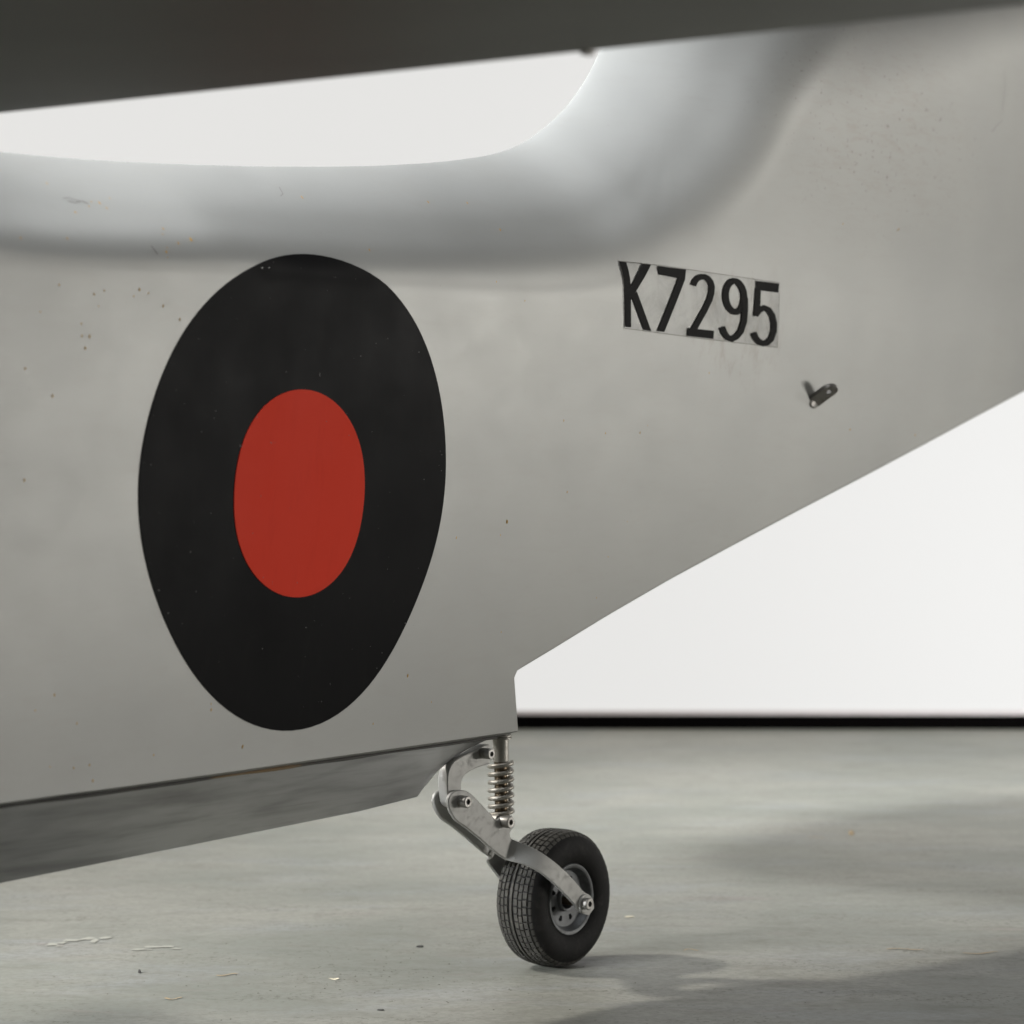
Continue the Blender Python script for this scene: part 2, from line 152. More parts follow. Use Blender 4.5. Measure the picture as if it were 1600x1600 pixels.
def silver_paint():
    m = mat('silver_paint', (.5, .5, .48), .4, .48, .2); n = N(m)
    n.b.inputs['Specular Tint'].default_value = (.45, .45, .45, 1)
    big = n.ramp(n.noise(n.map((1, 1, 1)), 5, 3), .35, .7)
    streak = n.ramp(n.noise(n.map((3, 3, 14), (0, .45, 0)), 9, 6, .65, .6), .45, .75)
    vert = n.ramp(n.noise(n.map((60, 60, 2.5)), 3, 4, .6), .56, .8)
    scuffz = n.blob((.37, -.07, .705), (.24, .3, .135))
    sc2 = n.blob((.17, -.05, .515), (.11, .3, .07))
    smear = n.math('MULTIPLY', n.ramp(n.noise(n.map((26, 26, 130), (0, -.42, 0)), 1.2, 7, .72, .9), .46, .74), scuffz)
    spots = n.math('MULTIPLY', n.ramp(n.noise(n.map((1, 1, 1)), 190, 3, .6), .63, .72), scuffz)
    grime = n.math('MULTIPLY', n.ramp(n.noise(n.map((60, 60, 22)), 1.6, 6, .7, .4), .47, .75), sc2)
    pits = n.ramp(n.noise(n.map((1, 1, 1), (0, 0, 0), (3, 1, 5)), 420, 2, .5), .735, .80)
    c = n.mix(n.math('MULTIPLY', big, .4), (.378, .379, .364), (.322, .326, .318))
    c = n.mix(n.math('MULTIPLY', streak, .16), c, (.33, .32, .295))
    c = n.mix(n.math('MULTIPLY', vert, .14), c, (.38, .36, .33))
    c = n.mix(n.math('MULTIPLY', smear, .6), c, (.33, .31, .28))
    c = n.mix(n.math('MULTIPLY', spots, .7), c, (.20, .185, .165))
    c = n.mix(n.math('MULTIPLY', grime, .7), c, (.27, .25, .22))
    c = n.mix(n.math('MULTIPLY', pits, .25), c, (.2, .18, .15))
    n.col(c)
    r = n.math('ADD', n.math('MULTIPLY', n.noise(n.map((2, 2, 3), (0, .4, 0)), 9, 5, .6), .08), .43)
    n.rough(r)
    fine = n.noise(n.map((1, 1, 1)), 600, 3, .6)
    wav = n.noise(n.map((1, 1, 1)), 7, 2, .5)
    n.bump(n.math('ADD', n.math('MULTIPLY', fine, .07), wav), .07, .004)
    return m
M = {}
M['silver'] = silver_paint()
def bottom_paint():
    m = mat('grey_bottom_paint', (.2, .2, .2), .42, .75); n = N(m)
    st = n.ramp(n.noise(n.map((2, 2, 16), (0, .18, 0)), 4, 4, .55, .3), .40, .72)
    fn = n.ramp(n.noise(n.map((6, 6, 120), (0, .5, 0)), 2.2, 4, .6), .52, .8)
    c = n.mix(n.math('MULTIPLY', st, .9), (.47, .475, .475), (.29, .29, .29))
    c = n.mix(n.math('MULTIPLY', fn, .35), c, (.16, .16, .16))
    n.col(c); n.bump(n.noise(n.map((1, 1, 1)), 400, 3), .05, .001)
    return m
M['bottom'] = bottom_paint()
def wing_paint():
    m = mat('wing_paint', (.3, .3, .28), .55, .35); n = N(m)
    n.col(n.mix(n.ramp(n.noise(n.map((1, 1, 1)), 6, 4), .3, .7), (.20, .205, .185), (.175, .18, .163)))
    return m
M['wing'] = wing_paint()
def decal(name, c1, c2, rough):
    m = mat(name, c1, rough, 0, .04); n = N(m)
    st = n.ramp(n.noise(n.map((40, 40, 5)), 2.5, 5, .6, .4), .5, .75)
    ch = n.ramp(n.noise(n.map((1, 1, 1)), 260, 2), .745, .77)
    c = n.mix(n.math('MULTIPLY', st, .6), c1, c2)
    c = n.mix(n.math('MULTIPLY', ch, .5), c, (.32, .31, .30))
    n.col(c)
    n.rough(n.mixf(n.noise(n.map((1, 1, 1)), 18, 4), rough - .08, rough + .12))
    n.bump(n.noise(n.map((1, 1, 1)), 90, 4), .04, .001)
    return m
M['black_vinyl'] = decal('black_vinyl', (.0060, .0060, .0065), (.0085, .0085, .008), .42)
M['red_vinyl'] = decal('red_vinyl', (.92, .066, .033), (.86, .057, .029), .48)
M['letter'] = mat('black_lettering', (.009, .0085, .008), .5, 0, .05)
def film():
    m = mat('clear_decal_film', (.12, .11, .09), .5, 0, .1); n = N(m)
    g = n.ramp(n.noise(n.map((1, 1, 1)), 34, 7, .75, .6), .38, .75)
    n.t.links.new(n.mixf(g, .02, .24), n.b.inputs['Alpha'])
    return m
M['film'] = film()
M['film_edge'] = mat('film_edge_grime', (.15, .14, .12), .6)
M['ochre'] = mat('ochre_varnish', (.46, .28, .07), .5, 0, .2)
def bead():
    m = mat('seam_glue', (.05, .045, .04), .6); n = N(m)
    a = n.ramp(n.noise(n.map((1, 1, 1)), 11, 4), .5, .62)
    a = n.math('MULTIPLY', a, n.blob((-.36, 0, .19), (.14, 1, 1)))
    n.col(n.mix(a, (.055, .052, .048), (.20, .13, .06)))
    return m
M['bead'] = bead()
def metal(name, c, rough, dark, amt, sc=60, met=1.):
    m = mat(name, c, rough, met); n = N(m)
    a = n.ramp(n.noise(n.map((1, 1, 1)), sc, 6, .7, .3), .46, .74)
    n.col(n.mix(n.math('MULTIPLY', a, amt), c, dark))
    n.rough(n.mixf(a, rough, rough + .2)); n.bump(n.noise(n.map((1, 1, 1)), 900, 3), .06, .0006)
    return m
M['alu'] = metal('silver_painted_steel', (.36, .355, .335), .52, (.28, .265, .24), .12, 230, .3)
M['steel'] = metal('bare_steel', (.36, .345, .31), .46, (.22, .19, .15), .45, 200, .6)
M['spring'] = metal('plated_spring_wire', (.36, .34, .30), .44, (.22, .18, .13), .5, 220, .7)
M['rod'] = metal('oily_rod', (.20, .16, .11), .45, (.05, .035, .02), .9, 180)
M['bolt'] = metal('dull_bolt_steel', (.30, .29, .27), .42, (.16, .14, .11), .5, 200, .6)
M['rim'] = metal('grey_rim_paint', (.12, .125, .128), .48, (.085, .08, .075), .5, 120, .3)
M['dark'] = mat('recess_shade', (.012, .012, .012), .7)  # near-black colour stands in for shade inside the wheel rim
def rubber(name, c, c2):
    m = mat(name, c, .68, 0, .16); n = N(m)
    a = n.ramp(n.noise(n.map((1, 1, 1)), 120, 6, .75, .3), .45, .75)
    n.col(n.mix(a, c, c2)); n.bump(n.noise(n.map((1, 1, 1)), 700, 3), .2, .0008)
    return m
M['rubber'] = rubber('black_rubber', (.013, .0125, .012), (.026, .0245, .0225))
M['tread'] = rubber('pale_tread_rubber', (.058, .056, .050), (.115, .108, .096))  # tread blocks toned paler than the sidewall rubber
def concrete():
    m = mat('painted_concrete', (.3, .3, .29), .62, 0, .3); n = N(m)
    c = n.mix(n.ramp(n.noise(n.map((1, 1.6, 1)), 2.6, 7, .66, .3), .36, .62), (.182, .191, .162), (.258, .254, .219))
    drag = n.ramp(n.noise(n.map((3.0, 6, 1), (0, 0, .3)), 6, 9, .74, .5), .46, .74)
    c = n.mix(n.math('MULTIPLY', drag, .24), c, (.190, .187, .163))
    blu = n.ramp(n.noise(n.map((1.4, 4, 1), (0, 0, -.2), (4, 2, 0)), 3.4, 5), .5, .68)
    c = n.mix(n.math('MULTIPLY', blu, .5), c, (.246, .256, .258))
    red = n.ramp(n.noise(n.map((2, 9, 1), (0, 0, 0), (9, 3, 0)), 4.2, 5), .60, .74)
    c = n.mix(n.math('MULTIPLY', red, .35), c, (.235, .175, .16))
    mot = n.ramp(n.noise(n.map((1, 1.6, 1), (0, 0, .5)), 34, 7, .75), .44, .72)
    c = n.mix(n.math('MULTIPLY', mot, .62), c, (.175, .17, .145))
    fine = n.ramp(n.noise(n.map((1, 1.2, 1)), 130, 4, .7), .40, .66)
    c = n.mix(n.math('MULTIPLY', fine, .55), c, (.155, .15, .128))
    patch = n.ramp(n.noise(n.map((1, 3, 1), (0, 0, .2), (2, 7, 0)), 6, 6, .65), .48, .66)
    grit = n.math('MULTIPLY', n.ramp(n.noise(n.map((1, 1, 1)), 190, 4, .65), .55, .62), n.math('ADD', n.math('MULTIPLY', patch, .8), .16))
    c = n.mix(n.math('MULTIPLY', grit, .8), c, (.07, .062, .046))
    pale = n.ramp(n.noise(n.map((1, 3, 1), (0, 0, .3), (5, 5, 0)), 85, 4, .6), .66, .75)
    c = n.mix(n.math('MULTIPLY', pale, .4), c, (.42, .41, .36))
    n.col(c)
    n.rough(n.mixf(drag, .50, .68))
    n.bump(n.math('ADD', n.math('MULTIPLY', n.noise(n.map((1, 1, 1)), 160, 5, .65), .6), n.noise(n.map((1, 1.4, 1), (0, 0, -.4)), 30, 5)), .10, .0012)
    return m
M['floor'] = concrete()
M['chalk'] = mat('cream_paint', (.33, .325, .28), .7)
M['tan'] = mat('tan_paint', (.36, .27, .155), .7)
M['debris'] = mat('dark_debris', (.03, .028, .025), .6)
M['straw'] = mat('straw', (.62, .56, .42), .7)
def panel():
    m = mat('self_glowing_fabric', (.12, .12, .118), .8, 0, .1)
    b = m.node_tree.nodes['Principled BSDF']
    b.inputs['Emission Color'].default_value = (1, .992, .975, 1); b.inputs['Emission Strength'].default_value = .715  # emission stands in for lamplight on the white backdrop
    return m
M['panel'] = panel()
M['black'] = mat('matt_black', (.0025, .0022, .0022), .9, 0, 0)
M['trim'] = mat('grey_pink_trim', (.55, .50, .49), .6)

# ------------------------------------------------------------------ setting
def grid_plane(name, x0, x1, y0, y1, z, m):
    o = link(name, [(x0, y0, z), (x1, y0, z), (x1, y1, z), (x0, y1, z)], [(0, 1, 2, 3)], m, None, False)
    return o
floor = grid_plane('floor', -7, 7, -3, 9, 0, M['floor']); floor['kind'] = 'structure'

def box(x0, x1, y0, y1, z0, z1):
    v = [(x, y, z) for z in (z0, z1) for x, y in ((x0, y0), (x1, y0), (x1, y1), (x0, y1))]
    return v, [(0, 3, 2, 1), (4, 5, 6, 7), (0, 1, 5, 4), (1, 2, 6, 5), (2, 3, 7, 6), (3, 0, 4, 7)]
bd = thing('backdrop', 'tall white studio backdrop with added glow and a black strip standing in for the shaded gap below, behind the aeroplane', 'backdrop', (.2, 3.96, 0), math.radians(-.35))
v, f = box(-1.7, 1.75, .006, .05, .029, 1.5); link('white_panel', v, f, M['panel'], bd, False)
v, f = box(-1.7, 1.75, 0, .05, 0, .0225); link('gap_shade_strip', v, f, M['black'], bd, False)  # black strip stands in for the shaded gap under the panel
v, f = box(-1.7, 1.75, -.002, .048, .0225, .0285); link('trim_strip', v, f, M['trim'], bd, False)

# ------------------------------------------------------------------ aeroplane
plane = thing('model_seaplane', 'large silver model seaplane with black and red roundel, serial K7295 and small tail wheel', 'model aeroplane', (.0338, 2.0, 0), HEAD)

# smooth the top line, keep it dense
def resample(P, step):
    P = np.array(P, float); d = np.r_[0, np.cumsum(np.hypot(*np.diff(P, axis=0).T))]
    t = np.arange(0, d[-1], step)
    return np.c_[np.interp(t, d, P[:, 0]), np.interp(t, d, P[:, 1])]
def smooth(P, sig, step):
    k = int(3*sig/step); w = np.exp(-.5*(np.arange(-k, k+1)*step/sig)**2); w /= w.sum()
    Q = np.vstack([P[0] + (P[0]-P[1])*np.arange(k, 0, -1)[:, None], P, P[-1] + (P[-1]-P[-2])*np.arange(1, k+1)[:, None]])
    return np.c_[np.convolve(Q[:, 0], w, 'valid'), np.convolve(Q[:, 1], w, 'valid')]
TOP = smooth(resample(TOP_LINE, .006), .014, .006)
TARC = np.r_[0, np.cumsum(np.hypot(*np.diff(TOP, axis=0).T))]
i_bend = int(np.argmin(np.abs(TOP[:, 0] + .0) + 5*(TOP[:, 1] > .75)))
A_BEND = TARC[i_bend]
# breadth of the rounded shoulder along the top line
SHOULDER = [(0, .080), (A_BEND - .62, .077), (A_BEND - .45, .074), (A_BEND - .22, .094), (A_BEND - .09, .112), (A_BEND - .01, .130), (A_BEND + .05, .152), (A_BEND + .11, .178), (A_BEND + .18, .212), (A_BEND + .28, .25), (9, .26)]
def top_dist(s, z):
    s = np.atleast_1d(np.asarray(s, float)).ravel(); z = np.atleast_1d(np.asarray(z, float)).ravel()
    a = TOP[:-1]; d = TOP[1:] - a; l2 = (d**2).sum(1)
    px = s[:, None] - a[None, :, 0]; pz = z[:, None] - a[None, :, 1]
    t = np.clip((px*d[:, 0] + pz*d[:, 1]) / l2, 0, 1)
    q = np.hypot(px - t*d[:, 0], pz - t*d[:, 1])
    i = q.argmin(1); r = np.arange(len(s))
    return q[r, i], TARC[i] + t[r, i]*np.sqrt(l2[i])
def surf(s, z):
    q, arc = top_dist(s, z)
    s = np.atleast_1d(s).ravel(); z = np.atleast_1d(z).ravel()
    R = np.interp(arc, [k[0] for k in SHOULDER], [k[1] for k in SHOULDER])
    b = np.array([half_breadth(a, c) for a, c in zip(s, z)])
    x = np.clip(1 - q/R, 0, 1)
    w = b*np.maximum(0, 1 - x**1.5)**.94
    return w*(1 - .016*np.exp(-((x - .46)/.13)**2))          # slight hollow shaped in to put light bands on the shoulder

# hull skin: columns ruled from the top line to the bottom line
def at_arc(a): return np.array([np.interp(a, TARC, TOP[:, 0]), np.interp(a, TARC, TOP[:, 1])])
def arc_of_s(s):
    k = int(np.argmin(np.abs(TOP[:i_bend, 0] - s))); return TARC[k]
cols = []
chine = np.array(CHINE); ups = np.array(UPSWEEP)
for s in list(np.linspace(-1.35, -.40, 62)[:-1]):
    cols.append((at_arc(arc_of_s(s)), np.array([s, np.interp(s, chine[:, 0], chine[:, 1])])))
a0, a1 = arc_of_s(-.40), arc_of_s(-.26)
for t in np.linspace(0, 1, 34):
    s = -.40 + t*(CHINE[-1][0] + .40)
    cols.append((at_arc(a0 + t*(a1-a0)), np.array([s, np.interp(s, chine[:, 0], chine[:, 1])])))
a2 = arc_of_s(-.22)
p, r_ = np.array(CHINE[-1]), ups[0]
for t in np.linspace(0, 1, 5)[1:]:
    cols.append((at_arc(a1 + t*(a2-a1)), p + (r_-p)*t))
UR = resample(UPSWEEP, .004); ud = np.r_[0, np.cumsum(np.hypot(*np.diff(UR, axis=0).T))]
ua = lambda d: np.array([np.interp(d, ud, UR[:, 0]), np.interp(d, ud, UR[:, 1])])
a3 = A_BEND + .62
for t in np.linspace(0, 1, 110)[1:]:
    cols.append((at_arc(a2 + t*(a3-a2)), ua(.75*t)))
for t in np.linspace(0, 1, 40)[1:]:
    cols.append((at_arc(a3 + t*(TARC[-1]-a3)), ua(.75 + t*(ud[-1]-.75))))
ts = np.r_[.5*(1-np.cos(np.pi/2*np.linspace(0, 1, 44))), np.linspace(.5, 1, 20)[1:]]
nr = len(ts) + 2; nc = len(cols)
SZ = np.array([[tp + (bp-tp)*t for t in ts] for tp, bp in cols])
Wd = surf(SZ[:, :, 0].ravel(), SZ[:, :, 1].ravel()).reshape(SZ.shape[:2])
Wd[:, 0] = 0
bl = np.array([c[1] for c in cols])
dirs = np.gradient(bl, axis=0); dirs /= np.linalg.norm(dirs, axis=1)[:, None]
outn = np.c_[dirs[:, 1], -dirs[:, 0]]
V, F = [], []
idx = {}
for side in (1, -1):
    for i in range(nc):
        for j in range(nr):
            if j < len(ts):
                s, z, w = SZ[i, j, 0], SZ[i, j, 1], Wd[i, j]
            elif j == len(ts):
                s, z = bl[i] + outn[i]*.0022; w = Wd[i, -1] - .0032
            else:
                s, z = bl[i] + outn[i]*.0024; w = 0
            if side == -1 and (j == 0 or j == nr-1): idx[side, i, j] = idx[1, i, j]; continue
            idx[side, i, j] = len(V); V.append(L(s, side*w, z))
    for i in range(nc-1):
        for j in range(nr-1):
            F.append((idx[side, i, j], idx[side, i, j+1], idx[side, i+1, j+1], idx[side, i+1, j]))
for i in (0, nc-1):
    F.append([idx[1, i, j] for j in range(nr)] + [idx[-1, i, j] for j in range(nr-2, 0, -1)])
hull = link('hull', V, F, M['silver'], plane, True, 40)

# V bottom below the chine
V, F = [], []
keel = KEEL
for side in (1, -1):
    base = len(V)
    for s, z in keel:
        sc = min(s + .012 if s > -.2 else s, STERN - .003)
        zc = float(np.interp(sc, chine[:, 0], chine[:, 1])) - .0026
        wc = half_bottom(sc) - .0036
        for k in range(6):
            t = k/5
            V.append(L(sc + (s-sc)*t, side*wc*(1-t), zc + (min(z, zc-.0005)-zc)*t - .004*math.sin(math.pi*t)*(zc-z)/.06))
    for i in range(len(keel)-1):
        for k in range(5):
            F.append((base+i*6+k, base+i*6+k+1, base+(i+1)*6+k+1, base+(i+1)*6+k))
link('planing_bottom', V, F, M['bottom'], plane, True, 50)
# glue bead along the chine seam
def tube(path, rad, n=8, closed=False, caps=True):
    V, F = [], []; P = [Vector(p) for p in path]; m = len(P)
    up = None
    for i, p in enumerate(P):
        t = ((P[(i+1) % m] - P[i-1]) if closed else (P[min(i+1, m-1)] - P[max(i-1, 0)])).normalized()
        if up is None:
            up = t.orthogonal().normalized()
        up = (up - t*up.dot(t)).normalized(); sd = t.cross(up)
        r = rad(i/(m-1)) if callable(rad) else rad
        for k in range(n):
            a = 2*math.pi*k/n; V.append(p + (up*math.cos(a) + sd*math.sin(a))*r)
    for i in range(m if closed else m-1):
        for k in range(n):
            F.append((i*n+k, i*n+(k+1) % n, ((i+1) % m)*n+(k+1) % n, ((i+1) % m)*n+k))
    if caps and not closed:
        F.append(list(range(n))); F.append(list(range((m-1)*n, m*n)))
    return V, F
pth = [L(s, half_bottom(s) - .0040 + .0003*math.sin(s*90), float(np.interp(s, chine[:, 0], chine[:, 1])) - .0032) for s in np.linspace(-1.3, -.08, 120)]
v, f = tube(pth, lambda t: .0013 + .0005*math.sin(t*61)*math.sin(t*23), 6); link('seam_bead', v, f, M['bead'], plane)

# roundel: two vinyl discs laid on the side
def disc(name, outline, lift, m, parent):
    P = np.array(outline); c = P.mean(0); n = len(P); K = 18
    pts = [c] + [c + (p-c)*(k/K) for k in range(1, K+1) for p in P]
    pts += [c + (p-c)*1.0008 for p in P]
    pts = np.array(pts); w = surf(pts[:, 0], pts[:, 1]) + lift
    w[-n:] -= lift + .0006
    V = [L(s, ww, z) for (s, z), ww in zip(pts, w)]
    F = [(0, 1+i, 1+(i+1) % n) for i in range(n)]
    for k in range(K):
        for i in range(n):
            j = (i+1) % n; F.append((1+k*n+i, 1+(k+1)*n+i, 1+(k+1)*n+j, 1+k*n+j))
    return link(name, V, F, m, parent, True, 50)
ring = disc('roundel', ROUNDEL_RING, .0006, M['black_vinyl'], hull)
disc('roundel_centre', ROUNDEL_CENTRE, .0011, M['red_vinyl'], hull)
# serial number on a clear film
def patch(quads, lift, thick=.0):
    V, F = [], []
    for e, qd in enumerate(quads):
        a, b, c, d = [np.array(p) for p in qd]
        la = max(np.linalg.norm(b-a), np.linalg.norm(c-d)); lb = max(np.linalg.norm(d-a), np.linalg.norm(c-b))
        nu, nv = max(1, int(la/.006)), max(1, int(lb/.006))
        pts = np.array([(a*(1-u)+b*u)*(1-v) + (d*(1-u)+c*u)*v for v in np.linspace(0, 1, nv+1) for u in np.linspace(0, 1, nu+1)])
        w = surf(pts[:, 0], pts[:, 1]) + lift + e*.00001
        o = len(V); V += [L(s, ww, z) for (s, z), ww in zip(pts, w)]
        for j in range(nv):
            for i in range(nu):
                k = o + j*(nu+1) + i; F.append((k, k+1, k+nu+2, k+nu+1))
    return V, F
def orient_out(o):
    me = o.data; bm = bmesh.new(); bm.from_mesh(me)
    for f in bm.faces:
        if f.normal.y > 0: f.normal_flip()
    bm.to_mesh(me); bm.free()
fm = SERIAL_FILM
top_e, bot_e = fm[0:5], [fm[10], fm[9], fm[8], fm[7], fm[6]]
v, f = patch([(top_e[i], top_e[i+1], bot_e[i+1], bot_e[i]) for i in range(4)], .0004)
serial = link('serial_number', v, f, M['film'], hull); orient_out(serial)
def edge_quads(P, wd):
    out = []
    for a, b in zip(P, P[1:] + P[:1]):
        a, b = np.array(a), np.array(b); t = (b-a)/np.linalg.norm(b-a); n = np.array([-t[1], t[0]])*wd/2
        out.append((a-n, b-n, b+n, a+n))
    return out
v, f = patch(edge_quads(fm, .00045), .00055); o = link('film_border', v, f, M['film_edge'], serial); orient_out(o)
for nm, quads in SERIAL.items():
    v, f = patch(quads, .0008); o = link(nm, v, f, M['letter'], serial); orient_out(o)

# varnish specks
V, F = [], []
for s, z, r in SPECKS:
    r = r*.00034; w0 = float(surf(s, z)[0]); o = len(V); n = 7; rot = rnd.random()*3
    V.append(L(s, w0 + r*.45, z))
    for k in range(n):
        a = rot + 2*math.pi*k/n; rr = r*(.75 + .5*rnd.random())
        ps, pz = s + rr*.9*math.cos(a), z + rr*1.35*math.sin(a)
        V.append(L(ps, float(surf(ps, pz)[0]) + .00008, pz))
    F += [(o, o+1+k, o+1+(k+1) % n) for k in range(n)]
sp = link('varnish_specks', V, F, M['ochre'], hull); sp['kind'] = 'stuff'

# scratches and rubbed marks
M['scuff'] = mat('rubbed_scratch', (.22, .215, .20), .5, .3, .2)
for line in SCUFFS:
    q_ = []
    for a, b in zip(line, line[1:]):
        a, b = np.array(a), np.array(b); t = (b-a)/np.linalg.norm(b-a); n_ = np.array([-t[1], t[0]])*.00036*(.5 + rnd.random())
        q_.append((a-n_, b-n_*.8, b+n_*.8, a+n_))
    v, f = patch(q_, .00022); o = link('scratch', v, f, M['scuff'], hull); orient_out(o)

# lifting lug
s, z = HOOK; w0 = float(surf(s, z)[0])
def lug():
    V, F = [], []; n = 28; hw, ln, th = .0082, .029, .0016
    ax = Vector(L(.004, .86, .52)).normalized(); wid = Vector(L(.93, .16, -.20)); wid = (wid - ax*wid.dot(ax)).normalized(); nn = ax.cross(wid)
    org = Vector(L(s, w0 - .003, z))
    outl = [(-hw, 0), (-hw, ln-hw)] + [(-hw*math.cos(a), ln-hw + hw*math.sin(a)) for a in np.linspace(.2, math.pi-.2, 12)] + [(hw, ln-hw), (hw, 0)]
    m = len(outl); hc = (0, ln-hw); hr = .0032
    hole = []
    for (x, y) in outl:
        a = math.atan2(y-hc[1], x-hc[0]); hole.append((hc[0]+hr*math.cos(a), hc[1]+hr*math.sin(a)))
    for d in (-th, th):
        for P in (outl, hole):
            V += [org + wid*x + ax*y + nn*d for x, y in P]
    for i in range(m):
        j = (i+1) % m
        F.append((i, j, m+j, m+i)); F.append((2*m+i, 3*m+i, 3*m+j, 2*m+j))
        F.append((i, 2*m+i, 2*m+j, j)); F.append((m+i, m+j, 3*m+j, 3*m+i))
    return V, F
v, f = lug(); M['lug'] = metal('tarnished_lug', (.23, .22, .205), .4, (.10, .075, .04), .6, 240, .6)
lg = link('lifting_lug', v, f, M['lug'], hull, True, 30)
V, F = [], []
for k in range(16):
    a = 2*math.pi*k/16
    for rr, lift in ((.0085, .0001), (.0065, .0012)):
        ps, pz = s + rr*.95*math.cos(a), z + rr*.55*math.sin(a); V.append(L(ps, float(surf(ps, pz)[0]) + lift, pz))
F = [(2*k, 2*((k+1) % 16), 2*((k+1) % 16)+1, 2*k+1) for k in range(16)] + [[2*k+1 for k in range(16)]]
link('lug_foot', V, F, M['lug'], lg)

# ------------------------------------------------------------------ wing and tailplane
def foil(chord, n=14, tk=.11):
    up, lo = [], []
    for k in range(n+1):
        x = .5*(1-math.cos(math.pi*k/n))          # 0 leading .. 1 trailing
        yt = 5*tk*(.2969*math.sqrt(x) - .126*x - .3516*x*x + .2843*x**3 - .1036*x**4) + .0018*x
        up.append((x, yt*1.25)); lo.append((x, -yt*.7))
    return [(x*chord, y*chord) for x, y in up[::-1] + lo[1:]]
def lifting_surface(name, stations, m, parent):
    """stations: (s of trailing edge, w, z, chord)"""
    V, F = [], []; n = None
    for s, w, z, ch in stations:
        P = foil(ch); n = len(P)
        zt = P[-1][1]
        V += [L(s - ch + x, w, z + y - zt) for x, y in P]
    for i in range(len(stations)-1):
        for k in range(n):
            F.append((i*n+k, i*n+(k+1) % n, (i+1)*n+(k+1) % n, (i+1)*n+k))
    F.append(list(range(n))); F.append(list(range((len(stations)-1)*n, len(stations)*n)))
    return link(name, V, F, m, parent, True, 40)
def te(t):                                          # trailing edge of the port wing, studio metres -> aeroplane axes
    x, y = -.277 + .838*t - .0338, 1.35 - .545*t - 2
    sp, cp = math.sin(math.radians(39.8)), math.cos(math.radians(39.8))
    return x*sp + y*cp, x*cp - y*sp, .5850 - .0052*t
st = []
for t in np.linspace(-.215, 1.75, 24):
    a, b, z_ = te(t); u = (t+.215)/1.965
    ch = .80 - .34*u; ch *= math.sqrt(max(.03, 1 - max(0, (u-.86)/.14)**2))
    st.append((a, b, z_, ch))
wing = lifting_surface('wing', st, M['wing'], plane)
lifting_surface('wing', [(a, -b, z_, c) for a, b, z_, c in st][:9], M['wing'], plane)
a, b, z_ = te(.372)
v, f = box(-.003, .003, -.002, .002, -.0018, .001)
hg = link('hinge', [(a+x, -b+y, z_+z) for x, y, z in v], f, M['bolt'], wing, False)
tp = []
for w in np.linspace(0, .78, 26):
    u = w/.78; ch = .52*math.sqrt(max(.02, 1 - max(0, (u-.86)/.14)**2.4)); tp.append((1.20 - .26 + ch/2, w, 1.0, ch))
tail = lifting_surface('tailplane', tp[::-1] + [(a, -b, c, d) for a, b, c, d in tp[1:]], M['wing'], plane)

# ------------------------------------------------------------------ tail wheel leg
def plate(outline, w0, w1, bev=.0007):
    """flat outline in (s, z) with thickness in w and a small bevel"""
    P = np.array(outline); d = np.roll(P, -1, 0) - np.roll(P, 1, 0); d /= np.linalg.norm(d, axis=1)[:, None]
    area2 = np.sum(P[:, 0]*np.roll(P[:, 1], -1) - np.roll(P[:, 0], -1)*P[:, 1])
    nrm = np.c_[d[:, 1], -d[:, 0]]*(1 if area2 > 0 else -1)
    I = P - nrm*bev; n = len(P); V, F = [], []
    sg = 1 if w1 > w0 else -1
    for Q, w in ((I, w0), (P, w0+sg*bev), (P, w1-sg*bev), (I, w1)):
        V += [L(s, w, z) for s, z in Q]
    for k in range(3):
        for i in range(n):
            j = (i+1) % n; F.append((k*n+i, k*n+j, (k+1)*n+j, (k+1)*n+i))
    F.append(list(range(n))); F.append(list(range(3*n, 4*n)))
    return V, F
def closed_smooth(P, it=2):
    P = [np.array(p) for p in P]
    for _ in range(it):
        P = [q for a, b in zip(P, P[1:] + P[:1]) for q in (a*.75+b*.25, a*.25+b*.75)]
    return P
v, f = plate(closed_smooth(BRACKET), -.005, .005); link('bracket', v, f, M['alu'], plane, True, 40)

def arm(side):
    A = [(np.array(a), np.array(b), w) for a, b, w in ARM]
    # refine along the length
    fine = []
    for i in range(len(A)-1):
        for t in (0, .34, .67):
            fine.append(tuple((1-t)*np.asarray(A[i][k]) + t*np.asarray(A[i+1][k]) for k in range(3)))
    fine.append(A[-1])
    for _ in range(2):
        fine = [fine[0]] + [tuple(.25*np.asarray(fine[i-1][k]) + .5*np.asarray(fine[i][k]) + .25*np.asarray(fine[i+1][k]) for k in range(3)) for i in range(1, len(fine)-1)] + [fine[-1]]
    V, F = [], []; n = len(fine); th = .0034
    for a, b, w in fine:
        w = float(w); c = (a+b)/2
        ia, ib = a + (c-a)*.05, b + (c-b)*.05
        for p, ww in ((ia, w), (a, w-.0006), (a, w-th+.0006), (ia, w-th), (ib, w-th), (b, w-th+.0006), (b, w-.0006), (ib, w)):
            V.append(L(p[0], side*ww, p[1]))
    for i in range(n-1):
        for k in range(8):
            F.append((i*8+k, i*8+(k+1) % 8, (i+1)*8+(k+1) % 8, (i+1)*8+k))
    F.append(list(range(8))); F.append(list(range((n-1)*8, n*8)))
    o = len(V); v, f = plate(closed_smooth(ARM_PLATE, 1), side*.0056, side*.009)
    V += v; F += [tuple(k+o for k in q) for q in f]
    return link('swing_arm', V, F, M['alu'], plane, True, 42)
arms = [arm(1), arm(-1)]

